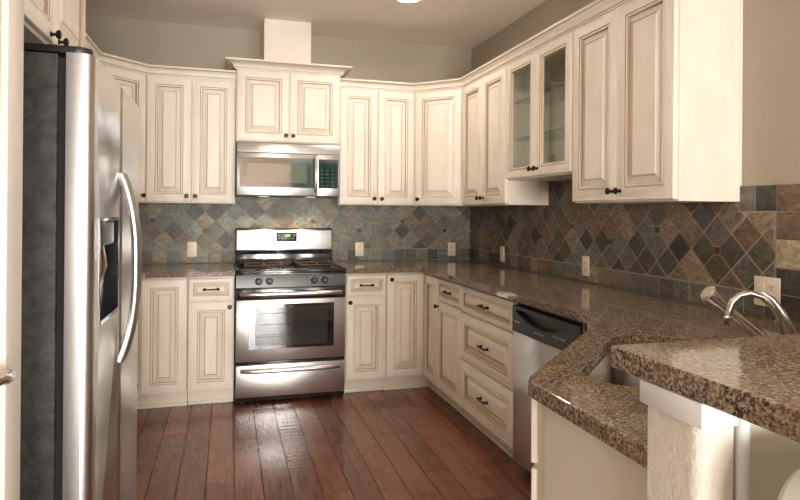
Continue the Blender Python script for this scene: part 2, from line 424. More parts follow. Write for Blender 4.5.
def splash(name, label, to3, outward, regions, grout, verts, inserts, extra, pal, seed, g=0.0045):
    """regions: (u0,u1,w0,w1) filled with diamonds on lattice verts=(u,w,halfdiag); extra: square tiles (u0,u1,w0,w1,col|None)"""
    rg = random.Random(seed); bm = bmesh.new(); lay = bm.loops.layers.float_color.new('Col')
    T, Bv = 0.010, 0.0025
    def put(poly, col, t=T):
        if len(poly) < 3 or parea(poly) < 1.5e-4: return
        cx = sum(p[0] for p in poly) / len(poly); cy = sum(p[1] for p in poly) / len(poly)
        t += rg.uniform(-0.0012, 0.0012)
        def ins(p):
            dx, dy = cx - p[0], cy - p[1]; l = math.hypot(dx, dy) or 1; return (p[0] + dx / l * Bv, p[1] + dy / l * Bv)
        r0 = [bm.verts.new(to3(p[0], p[1], 0.0)) for p in poly]; r1 = [bm.verts.new(to3(p[0], p[1], t - 0.0015)) for p in poly]
        q = [ins(p) for p in poly]; r2 = [bm.verts.new(to3(p[0], p[1], t)) for p in q]; n = len(poly)
        fs = [bm.faces.new(r2)]
        for a, b in ((r0, r1), (r1, r2)):
            for i in range(n): fs.append(bm.faces.new((a[i], a[(i + 1) % n], b[(i + 1) % n], b[i])))
        for f in fs:
            for lp in f.loops: lp[lay] = col
    u_, w_, h = verts
    us = [r[0] for r in regions] + [r[1] for r in regions]; ws = [r[2] for r in regions] + [r[3] for r in regions]
    i0 = int((min(us) - u_) / h) - 2; i1 = int((max(us) - u_) / h) + 2; j0 = int((min(ws) - w_) / h) - 2; j1 = int((max(ws) - w_) / h) + 2
    for i in range(i0, i1 + 1):
        for j in range(j0, j1 + 1):
            if (i + j) % 2 == 0: continue
            cu, cw = u_ + i * h, w_ + j * h; k = h - g * 0.9
            p = [(cu + k, cw), (cu, cw + k), (cu - k, cw), (cu, cw - k)]
            for iu, iw in inserts:
                if abs(iu - cu) < h * 1.3 and abs(iw - cw) < h * 1.3:
                    du, dw = iu - cu, iw - cw; dd = math.hypot(du, dw)
                    if dd < 1e-6: continue
                    p = clip(p, (du / dd, dw / dd), (du * cu + dw * cw) / dd + dd - 0.021)
            col = pick(rg, pal)
            for r in regions: put(clip_rect(p, *r), col)
    for iu, iw in inserts:
        q = 0.0155; put([(iu - q, iw - q), (iu + q, iw - q), (iu + q, iw + q), (iu - q, iw + q)], srgb(*rg.choice([(82, 54, 40), (72, 50, 40), (92, 62, 44)])), T + 0.001)
    for e in extra: put([(e[0], e[2]), (e[1], e[2]), (e[1], e[3]), (e[0], e[3])], e[4] if len(e) > 4 else pick(rg, pal))
    for (a, b, c, d) in grout:
        r0 = [to3(a, c, 0.0), to3(b, c, 0.0), to3(b, d, 0.0), to3(a, d, 0.0)]; r1 = [to3(a, c, 0.0062), to3(b, c, 0.0062), to3(b, d, 0.0062), to3(a, d, 0.0062)]
        lo = [bm.verts.new(p) for p in r0]; hi = [bm.verts.new(p) for p in r1]
        fs = [bm.faces.new(hi)] + [bm.faces.new((lo[i], lo[(i + 1) % 4], hi[(i + 1) % 4], hi[i])) for i in range(4)]
        for f in fs: f.material_index = 1
    bmesh.ops.recalc_face_normals(bm, faces=bm.faces[:])
    m_ = MB(); m_.bm.free(); m_.bm = bm
    return tag(m_.build(name, [m_tile, m_grout], smooth=False), label, 'backsplash')
ZR, Z0 = 1.012, 0.917
back_ins = [(-0.616, 1.238), (-0.992, 1.163), (-0.240, 1.163), (-1.368, 1.238), (-1.744, 1.163), (-2.196, 1.163), (-2.572, 1.238), (-2.94, 1.163)]
h_ = 0.07525
back_ins = [(-0.844 + round((u + 0.844) / h_) * h_, ZR + round((w - ZR) / h_) * h_) for u, w in back_ins]
ext = []
x = -0.004
while x > XL + 0.02:
    ext.append((max(x - 0.0930, XL + 0.004), x, Z0 + 0.003, ZR - 0.0045)); x -= 0.099
splash('tile_backsplash', 'slate diamond tile backsplash on the far wall behind the range', lambda u, w, t: (u, -0.0005 - t, w), None,
       [(XL + 0.004, -0.012, ZR + 0.002, 1.43)], [(XL + 0.001, -0.001, Z0, 1.431)], (-0.844, ZR, h_), back_ins, ext, PAL, 11)
Yl = lambda k: -2.370 + k * 0.376
r_ins = [(Yl(k), 1.238 if k % 2 == 0 else 1.163) for k in range(-1, 7)]
r_ins = [(-2.370 + round((u + 2.370) / h_) * h_, ZR + round((w - ZR) / h_) * h_) for u, w in r_ins]
ext = []; y = -0.015
while y > -3.02:
    ext.append((max(y - 0.0925, -3.028), y, Z0 + 0.003, ZR - 0.0045)); y -= 0.099
for k, z in enumerate((1.433, 1.328, 1.221, 1.113, 1.012)):
    zz = (1.328, 1.221, 1.113, 1.012, Z0)[k]
    for q in range(4):
        c_ = srgb(186, 170, 142) if (k == 2 and q == 0) else None
        t = (-3.034 - q * 0.105 - 0.1005, -3.034 - q * 0.105, zz + 0.0035, z)
        ext.append(t + ((c_,) if c_ else ()))
ext += [(-2.934, -2.866, 1.3325, 1.433), (-3.029, -2.939, 1.3325, 1.433)]
splash('tile_backsplash', 'slate diamond tile backsplash along the right wall above the sink run', lambda u, w, t: (-0.0005 - t, u, w), None,
       [(-3.027, -0.014, ZR + 0.002, 1.3275), (-2.857, -0.014, 1.3275, 1.367), (-2.117, -1.353, 1.367, 1.521)],
       [(-3.45, -0.013, Z0, 1.367), (-3.45, -2.8645, 1.367, 1.434), (-2.1165, -1.3535, 1.367, 1.522)], (-2.370, ZR + h_, h_), r_ins, ext, PAL_SHADE, 23, 0.0062)

# ------------------------------------------------------------------ cabinets
WB = 0.016          # gap kept behind wall cabinets for the tile
def cabinet(name, label, loc, rotz, w, h, d, group=None, toe=True, back=WB):
    t = thing(name, label, 'cabinet', loc, rotz, group)
    mm = MB()
    if toe:
        mm.box(0.0006, w - 0.0006, 0, d - back, 0.10, h, 0.0015, seg=1); b = mm.build('body', m_paint, t)
        mm = MB(); mm.box(0.0006, w - 0.0006, 0.065, 0.085, 0.0, 0.0995); mm.box(0.0006, w - 0.0006, 0.050, 0.065, 0.0, 0.022, 0.005); mm.build('toe_board', m_toe, t)
    else:
        mm.box(0.0006, w - 0.0006, 0, d - back, 0, h, 0.0015, seg=1); mm.build('body', m_paint, t)
    return t
ZB, ZT = 1.370, 2.268
HU = ZT - ZB
# --- upper cabinets, far wall
def upper_pair(label, loc, rotz, w, zlow=0.0, group='raised-panel wall cabinets'):
    t = cabinet('wall_cabinet', label, loc, rotz, w, HU + 0.01, 0.31, group, toe=False)
    e, g = 0.006, 0.0015; z0, z1 = 0.008, HU - 0.006
    door(t, e, z0, w / 2 - g, z1, (w / 2 - 0.030, z0 + 0.042)); door(t, w / 2 + g, z0, w - e, z1, (w / 2 + 0.030, z0 + 0.042))
    return t
upper_pair('cream double-door wall cabinet between refrigerator and microwave', (-2.589, -0.31, ZB), 0, 0.606)
upper_pair('cream double-door wall cabinet right of the microwave, ending at the angled corner', (-1.219, -0.31, ZB), 0, 0.606)
upper_pair('cream double-door wall cabinet between the angled corner and the glass doors', (-0.31, -0.611, ZB), -PI / 2, 0.740)
upper_pair('large cream double-door wall cabinet at the open end of the right wall', (-0.31, -2.119, ZB), -PI / 2, 0.739)
END = [o for o in C.objects if o.name.startswith('wall_cabinet') and o.get('label', '').startswith('large cream')][0]
mm = MB(); mm.box(0.7392, 0.7412, 0.001, 0.3092, 0.0, HU + 0.008); mm.box(0.7412, 0.7445, 0.297, 0.3092, 0.066, HU + 0.008); mm.build('end_panel', m_paint, END, smooth=False)
# --- angled corner wall cabinets
def angled(label, poly, corner, rotz, w, knob_right):
    t = thing('corner_wall_cabinet', label, 'cabinet', (corner[0], corner[1], ZB), rotz, 'angled corner wall cabinets')
    c, s = math.cos(-rotz), math.sin(-rotz)
    loc = [((x - corner[0]) * c - (y - corner[1]) * s, (x - corner[0]) * s + (y - corner[1]) * c) for x, y in poly]
    mm = MB(); mm.prism(loc, 0, HU + 0.01); mm.build('body', m_paint, t)
    door(t, 0.020, 0.008, w - 0.020, HU - 0.006, ((w - 0.048) if knob_right else 0.048, 0.050))
    return t
dg = 0.30 * math.sqrt(2)
angled('cream single-door angled wall cabinet in the right corner', [(-WB, -WB), (-0.611, -WB), (-0.611, -0.31), (-0.311, -0.610), (-WB, -0.610)], (-0.611, -0.31), -PI / 4, dg, False)
LX = XL
angled('cream single-door angled wall cabinet half hidden behind the refrigerator', [(LX + WB, -WB), (LX + WB, -0.59), (-2.87, -0.59), (-2.590, -0.31), (-2.590, -WB)], (-2.87, -0.59), PI / 4, 0.28 * math.sqrt(2), True)
# --- cabinet over the microwave
t = cabinet('wall_cabinet', 'taller cream wall cabinet with its own crown above the microwave', (-1.981, -0.36, 1.822), 0, 0.760, 0.535, 0.36, 'raised-panel wall cabinets', toe=False)
w = 0.760
door(t, 0.008, 0.008, w / 2 - 0.002, 0.520, (w / 2 - 0.026, 0.050)); door(t, w / 2 + 0.002, 0.008, w - 0.008, 0.520, (w / 2 + 0.026, 0.050))
def sweep_profile(mm, path, prof, closed=False, mi=None):
    """path in xy (outward is to the right of travel); prof: (out, z)"""
    rs = []
    for i, p in enumerate(path):
        p = Vector(p); a = (p - Vector(path[i - 1])).normalized() if i else None; b = (Vector(path[i + 1]) - p).normalized() if i < len(path) - 1 else None
        na = Vector((a.y, -a.x)) if a else None; nb = Vector((b.y, -b.x)) if b else None
        if na is None: n = nb
        elif nb is None: n = na
        else:
            n = (na + nb).normalized(); n = n / max(0.3, n.dot(na))
        rs.append([(p.x + n.x * o, p.y + n.y * o, z) for o, z in prof])
    mm.rings(rs, mi, mj={2: 1, 9: 1})
    return mm
def crown_prof(z0, h, out):
    pts = [(0.0, z0), (0.010, z0), (0.012, z0 + 0.12 * h), (0.016, z0 + 0.16 * h)]
    for k in range(6):
        a = k / 5 * PI / 2
        pts.append((0.018 + (out - 0.026) * (1 - math.cos(a)), z0 + 0.2 * h + 0.52 * h * math.sin(a)))
    pts += [(out - 0.004, z0 + 0.78 * h), (out, z0 + 0.84 * h), (out, z0 + h), (0.0, z0 + h)]
    return pts
mm = MB(); sweep_profile(mm, [(-1.983, -WB), (-1.983, -0.362), (-1.219, -0.362), (-1.219, -WB)], crown_prof(2.345, 0.062, 0.075))
mm.prism([(-1.981, -WB), (-1.981, -0.36), (-1.221, -0.36), (-1.221, -WB)], 2.358, 2.400)
mm.build('crown', [m_paint, m_glaze], t).matrix_parent_inverse = Matrix.Translation(t.location).inverted()
# --- boxed duct above it
mm = MB(); mm.box(-1.785, -1.440, -0.33, -0.002, 2.409, ZC - 0.001, 0.0015, seg=1)
tag(mm.build('duct_cover', m_paint), 'boxed cream duct cover rising from the microwave cabinet to the ceiling', 'duct cover')
# --- glass-door cabinet
GZ = 1.525
t = thing('glass_door_cabinet', 'shorter cream wall cabinet with two glass doors on the right wall', 'cabinet', (-0.31, -1.353, GZ), -PI / 2)
w, h = 0.764, ZT - GZ + 0.01; d = 0.31 - WB
mm = MB()
mm.box(0.0006, 0.018, 0.0, d, 0, h); mm.box(w - 0.018, w - 0.0006, 0.0, d, 0, h); mm.box(0.018, w - 0.018, 0, d, 0, 0.02); mm.box(0.018, w - 0.018, 0, d, h - 0.02, h)
mm.box(0.018, w - 0.018, d - 0.008, d, 0.02, h - 0.02)
mm.build('carcass', m_paint, t, smooth=False)
for z in (0.255, 0.490):
    mm = MB(); mm.box(0.022, w - 0.022, 0.03, d - 0.012, z, z + 0.007); sh = mm.build('glass_shelf', m_shelf, t, smooth=False)
    for sx in (0.026, w - 0.026):
        for sy in (0.06, d - 0.05):
            mm = MB(); mm.box(sx - 0.008, sx + 0.008, sy - 0.006, sy + 0.006, z - 0.012, z - 0.0005, 0.002); mm.build('shelf_clip', m_paint, sh)
GP = [(0, 0.0), (0, 0.015), (0.003, 0.019), (0.009, 0.020), (0.012, 0.0175), (0.015, 0.020), (0.047, 0.020), (0.050, 0.0155), (0.055, 0.0195), (0.062, 0.018), (0.066, 0.010), (0.066, 0.000)]
for x0, x1, kx in ((0.006, w / 2 - 0.0015, w / 2 - 0.030), (w / 2 + 0.0015, w - 0.006, w / 2 + 0.030)):
    z0, z1 = 0.008, HU - (GZ - ZB) - 0.006
    mm = MB(); rs = [rect(x0, z0, x1, z1, dd, -hh) for dd, hh in GP]; rs.append(rs[0])
    mm.rings(rs, [1 if i in {6, 9} else 0 for i in range(len(rs))], close=(False, False))
    bmesh.ops.remove_doubles(mm.bm, verts=mm.bm.verts[:], dist=1e-6); bmesh.ops.recalc_face_normals(mm.bm, faces=mm.bm.faces[:])
    dr = mm.build('door', [m_paint, m_glaze], t)
    mm = MB(); mm.box(x0 + 0.0655, x1 - 0.0655, -0.009, -0.005, z0 + 0.0655, z1 - 0.0655); mm.build('glass_pane', m_thin, dr, smooth=False)
    knob_part(dr, kx, z0 + 0.042)
# --- cabinet above the refrigerator and the run behind it (left wall)
t = cabinet('wall_cabinet', 'cream double-door cabinet above the refrigerator', (-2.62, -3.06, 1.866), PI / 2, 0.975, 0.411, 0.558, 'raised-panel wall cabinets', toe=False, back=0.002)
w = 0.975
door(t, 0.006, 0.012, w / 2 - 0.002, 0.395, (w / 2 - 0.045, 0.030)); door(t, w / 2 + 0.002, 0.012, w - 0.030, 0.395, (w / 2 + 0.050, 0.030))
t = cabinet('wall_cabinet', 'cream wall cabinet on the left wall behind the refrigerator', (-2.87, -2.08, ZB), PI / 2, 1.488, HU + 0.01, 0.31, 'raised-panel wall cabinets', toe=False)
for k in range(4):
    door(t, 0.006 + k * 0.371, 0.008, 0.371 * (k + 1) - 0.004, HU - 0.006, (0.371 * (k + (1 if k % 2 == 0 else 0)) + (-0.036 if k % 2 == 0 else 0.036), 0.05))
# --- crown along the wall cabinets
mm = MB(); cp = crown_prof(ZT + 0.002, 0.062, 0.048)
sweep_profile(mm, [(-1.2185, -0.311), (-0.6125, -0.311), (-0.311, -0.6125), (-0.311, -2.859), (-0.002, -2.859)], cp)
tag(mm.build('crown_molding', [m_paint, m_glaze]), 'cream crown molding running along the wall cabinets from microwave to right end', 'crown molding')
mm = MB(); sweep_profile(mm, [(-2.619, -3.02), (-2.619, -2.081), (-2.869, -2.081), (-2.869, -0.5885), (-2.5885, -0.311), (-1.983, -0.311)], cp)
tag(mm.build('crown_molding', [m_paint, m_glaze]), 'cream crown molding stepping from above the refrigerator to the microwave cabinet', 'crown molding')

# --- base cabinets
DZ0, DZ1 = 0.112, 0.862
BH = 0.874
# right of the range: drawer over door
def base_drawer_door(label, loc, rotz, w, knob_right):
    t = cabinet('base_cabinet', label, loc, rotz, w, BH, 0.61, 'cream base cabinets', back=0.002)
    drawer(t, 0.006, 0.716, w - 0.006, DZ1); door(t, 0.006, DZ0, w - 0.006, 0.704, ((w - 0.030) if knob_right else 0.030, 0.704 - 0.035))
    return t
base_drawer_door('cream base cabinet with drawer over door, just left of the range', (-2.285, -0.61, 0), 0, 0.299, True)
base_drawer_door('cream base cabinet with drawer over door, just right of the range', (-1.219, -0.61, 0), 0, 0.304, False)
base_drawer_door('cream base cabinet with narrow drawer over door on the right-hand run', (-0.61, -0.9155, 0), -PI / 2, 0.443, False)
t = cabinet('base_cabinet', 'cream base cabinet with three wide drawers beside the dishwasher', (-0.61, -1.3595, 0), -PI / 2, 0.722, BH, 0.61, 'cream base cabinets', back=0.002)
drawer(t, 0.006, 0.708, 0.716, DZ1); drawer(t, 0.006, 0.412, 0.716, 0.692); drawer(t, 0.006, DZ0, 0.716, 0.396)
# corner cabinets with two doors at a right angle
def susan(label, ox, sgn, doors, far):
    """ox: x of the inner face line; sgn +1 = right corner (x grows to the side wall)"""
    t = thing('corner_base_cabinet', label, 'cabinet', (ox, -0.61, 0), 0, 'corner base cabinets')
    wall = (0.608 if sgn > 0 else 0.578) * sgn
    poly = [(-0.304 * sgn, 0.0), (0, 0), (0, -far), (wall, -far), (wall, 0.608), (-0.304 * sgn, 0.608)]
    mm = MB(); mm.prism(poly, 0.10, BH); mm.build('body', m_paint, t)
    mm = MB(); a = 0.065
    poly = [(-0.304 * sgn, a), (a * sgn, a), (a * sgn, -far), ((a + 0.02) * sgn, -far), ((a + 0.02) * sgn, a + 0.02), (-0.304 * sgn, a + 0.02)]
    mm.prism(poly, 0, 0.0995)
    poly = [(-0.304 * sgn, a - 0.015), ((a - 0.015) * sgn, a - 0.015), ((a - 0.015) * sgn, -far), ((a - 0.0005) * sgn, -far), ((a - 0.0005) * sgn, a - 0.0005), (-0.304 * sgn, a - 0.0005)]
    mm.prism(poly, 0, 0.022); mm.build('toe_board', m_toe, t)
    x0, x1 = sorted((-0.302 * sgn, -0.022 * sgn))
    door(t, x0, DZ0, x1, DZ1, (x0 + 0.030, DZ1 - 0.035) if sgn > 0 else None)
    ww = far - 0.024
    dd = panel_mb(0, DZ0, ww, DZ1).build('door', [m_paint, m_glaze], t)
    if sgn > 0: dd.rotation_euler = (0, 0, -PI / 2); dd.location = (0, -0.022, 0)
    else: dd.rotation_euler = (0, 0, PI / 2); dd.location = (0, -0.022 - ww, 0)
    return t
susan('cream corner base cabinet with two doors at a right angle in the right corner', -0.61, 1, True, 0.304)
susan('cream corner base cabinet left of the range, its side hidden by the refrigerator', -2.592, -1, True, 0.304)
t = cabinet('base_cabinet', 'cream base cabinet on the left wall behind the refrigerator', (-2.592, -2.08, 0), PI / 2, 1.164, BH, 0.586, 'cream base cabinets', back=0.002)
door(t, 0.006, DZ0, 0.58, DZ1); door(t, 0.584, DZ0, 1.158, DZ1)

# --- angled sink cabinet closing the peninsula
q2 = math.sqrt(0.5)
def uv(u, v, z=0.0): return Vector(((u + v) * q2, (u - v) * q2, z))
EX = -1.303                    # end panel face
poly = [(-0.003, -2.705), (-0.632, -2.705), (-0.632, -2.862), (EX, -3.533), (EX, -3.961), (-0.003, -3.961)]
t = thing('sink_base_cabinet', 'cream angled sink cabinet closing the peninsula end, door edge showing', 'cabinet', (EX, -3.961, 0), 0)
rel = [(x - EX, y + 3.961) for x, y in poly]
mm = MB()
rim = [(0.0, 0.0)]
# shell walls so the sink bowl hangs inside an open box
def wallseg(mm, a, b, th, z0, z1):
    a, b = Vector(a), Vector(b); d_ = (b - a).normalized(); n = Vector((-d_.y, d_.x)) * th
    mm.prism([tuple(a), tuple(b), tuple(b + n), tuple(a + n)], z0, z1)
for i in range(len(rel)): wallseg(mm, rel[i], rel[(i + 1) % len(rel)], 0.018, 0.10, BH)
mm.build('body', m_panel, t, smooth=False)
mm = MB()
mm.box(-0.004, -0.0002, 0.0, 0.390, 0.0, BH, 0.001, seg=1)
mm.build('end_panel', m_panel, t)
a = Vector((rel[3][0], rel[3][1])); b = Vector((rel[2][0], rel[2][1])); ln = (b - a).length
for nm, z0, z1 in (('door', 0.112, 0.690), ('false_drawer_front', 0.704, 0.862)):
    # faces (-1,+1): local x runs from wall side to the peninsula end
    fr = panel_mb(0.01, z0, ln - 0.006, z1).build(nm, [m_paint, m_glaze], t)
    fr.location = (b.x, b.y, 0); fr.rotation_euler = (0, 0, math.atan2(a.y - b.y, a.x - b.x))
    if nm == 'door': knob_part(fr, 0.06, z1 - 0.05)

# ------------------------------------------------------------------ countertops
def counter(name, label, outer, hole=None, z0=0.8755, z1=0.9135, bev=0.002):
    bm = bmesh.new(); loops = [outer] + ([hole] if hole else [])
    tri = tessellate_polygon([[Vector((x, y, 0)) for x, y in lp] for lp in loops])
    flat = [p for lp in loops for p in lp]
    hi = [bm.verts.new((x, y, z1)) for x, y in flat]; lo = [bm.verts.new((x, y, z0)) for x, y in flat]
    for a, b, c in tri: bm.faces.new((hi[a], hi[b], hi[c])); bm.faces.new((lo[c], lo[b], lo[a]))
    o = 0
    for lp in loops:
        n = len(lp)
        for i in range(n): bm.faces.new((lo[o + i], lo[o + (i + 1) % n], hi[o + (i + 1) % n], hi[o + i]))
        o += n
    bmesh.ops.recalc_face_normals(bm, faces=bm.faces[:])
    bmesh.ops.dissolve_limit(bm, angle_limit=0.001, verts=bm.verts[:], edges=bm.edges[:])
    ed = [e for e in bm.edges if len(e.link_faces) == 2 and abs(e.calc_face_angle(0)) > 1.0 and abs(e.verts[0].co.z - e.verts[1].co.z) < 1e-5]
    bmesh.ops.bevel(bm, geom=ed, offset=bev, segments=2, profile=0.5, affect='EDGES')
    m_ = MB(); m_.bm.free(); m_.bm = bm
    return tag(m_.build(name, m_granite, smooth=False), label, 'countertop')
def rrect(u0, u1, v0, v1, r, n=8):
    out = []
    for cu, cv, a0 in ((u1 - r, v1 - r, 0), (u0 + r, v1 - r, 90), (u0 + r, v0 + r, 180), (u1 - r, v0 + r, 270)):
        for k in range(n + 1):
            a = R(a0 + 90 * k / n); out.append((cu + r * math.cos(a), cv + r * math.sin(a)))
    return out
SU0, SU1, SV0, SV1, SR = -3.375, -2.71, 1.650, 2.055, 0.11
hole = [tuple(uv(u, v)[:2]) for u, v in rrect(SU0, SU1, SV0, SV1, SR)]
outer = [(-1.2205, -0.0125), (-1.2205, -0.65), (-0.65, -0.65), (-0.65, -2.846), (-1.315, -3.511), (-1.335, -3.540), (-1.335, -3.9635), (-0.0125, -3.9635), (-0.0125, -0.0125)]
counter('countertop', 'brown speckled granite countertop along the right wall to the sink corner', outer, hole)
counter('countertop', 'brown speckled granite countertop left of the range, running behind the refrigerator', [(-1.9835, -0.0125), (-1.9835, -0.65), (-2.552, -0.65), (-2.552, -2.075), (XL + 0.002, -2.075), (XL + 0.002, -0.0125)])
BX = -1.345
bar = [(BX + 0.004, -3.872), (-0.002, -3.872), (-0.002, -4.33), (BX + 0.004, -4.33), (BX, -4.326), (BX, -3.876)]
counter('bar_top', 'raised brown granite bar top over the white post in the foreground', bar, None, 1.0305, 1.070, 0.003)

# ------------------------------------------------------------------ knee wall, post cap, panelling under the bar
mb = MB()
b = bmesh.new()
def rounded_post(x0, x1, y0, y1, r, z0, z1):
    pts = []
    for k in range(9):
        a = R(180 + 90 * k / 8); pts.append((x0 + r + r * math.cos(a), y0 + r + r * math.sin(a)))
    return pts + [(x1, y0), (x1, y1), (x0, y1)]
PX0 = -1.335
mb.prism(rounded_post(PX0, -1.272, -4.085, -3.966, 0.022, 0, 1.0295), 0, 1.0295)
mb.box(-1.272, -0.002, -4.060, -3.966, 0, 1.0295)
structure(mb.build('wall_knee', m_post), 'textured low wall and post carrying the raised bar')
mb = MB(); mb.box(-1.2715, -0.003, -4.070, -4.0605, 0, 1.0295); structure(mb.build('trim_2', m_panel, smooth=False), 'smooth cream panel under the bar')
mb = MB(); mb.lathe([(0.012, 0.0), (0.012, 1.0290)], (-1.254, -4.0825, 0), (0, 0, 1), 16); structure(mb.build('trim_3', m_white), 'white vertical bead beside the post')
mb = MB(); mb.box(PX0 - 0.009, -1.274, -4.097, -3.955, 0.990, 1.0298, 0.002)
structure(mb.build('trim_4', m_white), 'white cap block on the post under the bar')

# ------------------------------------------------------------------ sink bowl and faucets
t = thing('sink', 'undermount stainless sink bowl in the angled granite corner', 'sink', uv((SU0 + SU1) / 2, (SV0 + SV1) / 2, 0.70))
mm = MB(); rs = []
for off, z, r in ((-0.022, 0.8745, SR + .02), (-0.004, 0.8745, SR), (-0.001, 0.868, SR), (0.004, 0.74, SR), (0.016, 0.715, SR), (0.045, 0.702, SR), (0.12, 0.699, 0.05)):
    rs.append([uv(u, v, z) - t.location for u, v in rrect(SU0 + off, SU1 - off, SV0 + off, SV1 - off, max(0.02, r - 0.0 * off))])
mm.rings(rs, close=(False, True))
mm.build('bowl', m_sink, t)
mm = MB(); mm.lathe([(0.045, 0.0), (0.045, 0.003), (0.034, 0.004), (0.030, 0.001), (0.0, 0.001)], (0, 0, 0.0005), (0, 0, 1), 24); mm.build('drain', m_chrome, t)

FB = Vector((-0.42, -3.45, 0.9137))
t = thing('faucet', 'brushed nickel gooseneck faucet with a tapered body behind the bar', 'faucet', FB)
mm = MB(); mm.lathe([(0.030, 0.0), (0.030, 0.006), (0.026, 0.010)], (0, 0, 0), (0, 0, 1), 24)
mm.tube([(0.0, 0.0, 0.008), (-0.006, 0.002, 0.05), (-0.028, 0.008, 0.105), (-0.055, 0.016, 0.150), (-0.082, 0.024, 0.172)], [0.026, 0.024, 0.018, 0.011, 0.005], 18)
mm.build('body', m_chrome, t)
mm = MB(); pts = []
A = Vector((-0.01, 0.003, 0.03))
prof = [(0.0, 0.03), (-0.020, 0.075), (-0.043, 0.125), (-0.075, 0.158), (-0.112, 0.170), (-0.142, 0.162), (-0.163, 0.140), (-0.172, 0.112), (-0.173, 0.090)]
for r_, z_ in prof: pts.append((r_ + -0.008, r_ * -0.29, z_))
mm.tube(pts, [0.009] * 9, 12); mm.build('spout', m_chrome, t)
mm = MB(); e = pts[-1]; mm.lathe([(0.0095, 0.012), (0.0125, 0.008), (0.0125, -0.014), (0.010, -0.018), (0.0, -0.018)], e, (0, 0, 1), 16); mm.build('tip', m_chrome, t)
PB = Vector((-0.394, -3.357, 0.9137))
t = thing('faucet', 'slanting brushed nickel pull-out faucet with a bulbous spray head', 'faucet', (PB.x, PB.y, PB.z))
o = t.location
mm = MB()
b0 = Vector((-0.418, -3.350, 0.9285)); tip = Vector((-0.583, -3.303, 1.069)); dv = (tip - b0)
P_ = lambda f: tuple(b0 + dv * f - o)
mm.lathe([(0.028, 0), (0.028, 0.006), (0.024, 0.009), (0.022, 0.02)], tuple(Vector((b0.x + 0.006, b0.y, 0.9139)) - o), (0, 0, 1), 20)
mm.tube([P_(0.0), P_(0.3), P_(0.58)], [0.0195, 0.0185, 0.0175], 16)
mm.build('body', m_chrome, t)
mm = MB(); mm.tube([P_(0.585), P_(0.62), P_(0.80), P_(0.90), P_(1.0), P_(1.03)], [0.0175, 0.0195, 0.021, 0.028, 0.029, 0.023], 18); mm.build('spray_head', m_chrome, t)

# ------------------------------------------------------------------ range
RW = 0.752
t = thing('gas_range', 'stainless steel gas range with black cooktop under the microwave', 'range', (-1.978, -0.645, 0))
mm = MB(); mm.box(0.002, RW - 0.002, 0.0, 0.600, 0.018, 0.895, 0.003); mm.build('body', m_black, t)
for fx in (0.05, RW - 0.05):
    for fy in (0.05, 0.55):
        mm = MB(); mm.lathe([(0.020, 0), (0.020, 0.012), (0.012, 0.014), (0.012, 0.0178)], (fx, fy, 0.0), (0, 0, 1), 14); mm.build('foot', m_blackp, t)
# drawer
def bow_handle(parent, z, y, x0, x1):
    """bar handle with flattened bronze-toned ends"""
    mm = MB(); n = 20; pts, rd = [], []
    for i in range(n + 1):
        f = -1 + 2 * i / n
        pts.append(((x0 + x1) / 2 + f * (x1 - x0) / 2, y - 0.040 + 0.030 * abs(f) ** 5, z)); rd.append(0.0125 * (1 - 0.25 * abs(f) ** 6))
    mm.tube(pts, rd, 14, flat=(0.9, 1.25))
    for sx, xx in ((1, x0), (-1, x1)):
        mm.box(min(xx, xx + sx * 0.03), max(xx, xx + sx * 0.03), y - 0.012, y + 0.001, z - 0.013, z + 0.013, 0.004)
    return mm.build('handle', m_steel, parent)
mm = MB(); mm.box(0.004, RW - 0.004, -0.030, -0.001, 0.052, 0.272, 0.006); dr = mm.build('storage_drawer', m_steel, t)
bow_handle(dr, 0.236, -0.030, 0.035, RW - 0.035)
# oven door
mm = MB()
mm.box(0.003, RW - 0.003, -0.034, -0.001, 0.296, 0.715, 0.005); od = mm.build('oven_door', m_steel, t)
mm = MB(); mm.box(0.003, RW - 0.003, -0.034, -0.001, 0.7165, 0.793, 0.005); mm.build('door_top_band', m_black, od)
mm = MB(); mm.box(0.085, RW - 0.085, -0.0365, -0.0335, 0.378, 0.682, 0.001, seg=1); wd = mm.build('window', m_glassd, od)
mm = MB(); mm.box(0.130, RW - 0.130, -0.0375, -0.0366, 0.400, 0.660, 0.0004, seg=1)
m_ovenin = mat('oven_inner_glass', srgb(58, 56, 54), 0.05, IOR=1.7)
mm.build('inner_pane', m_ovenin, wd)
for k, z in enumerate((0.46, 0.475, 0.545, 0.62)):
    mm = MB(); mm.tube([(0.15, -0.0382, z), (RW - 0.15, -0.0382, z)], 0.0014, 6); mm.build('rack_line', m_steel_d, wd)
bow_handle(od, 0.754, -0.034, 0.030, RW - 0.030)
# control strip and knobs
mm = MB(); mm.rings([[(0.002, -0.034, 0.797), (RW - 0.002, -0.034, 0.797), (RW - 0.002, -0.001, 0.797), (0.002, -0.001, 0.797)],
                     [(0.002, -0.034, 0.802), (RW - 0.002, -0.034, 0.802), (RW - 0.002, -0.001, 0.802), (0.002, -0.001, 0.802)],
                     [(0.002, -0.022, 0.880), (RW - 0.002, -0.022, 0.880), (RW - 0.002, -0.001, 0.880), (0.002, -0.001, 0.880)]])
cs = mm.build('control_strip', m_steel_d, t)
for fx in (0.150, 0.222, 0.527, 0.600):
    mm = MB(); mm.lathe([(0.024, 0.0), (0.024, 0.004), (0.019, 0.006), (0.0175, 0.026), (0.014, 0.029), (0, 0.029)], (fx, -0.0285, 0.838), (0, -1, 0.12), 20)
    mm.box(fx - 0.0035, fx + 0.0035, -0.064, -0.050, 0.826, 0.858, 0.002); mm.build('burner_knob', m_blackp, cs)
for fx in (0.118, 0.190, 0.252, 0.495, 0.565, 0.640):
    mm = MB(); mm.box(fx, fx + 0.014, -0.0268, -0.0242, 0.858, 0.863); mm.build('mark', m_grey, cs, smooth=False)
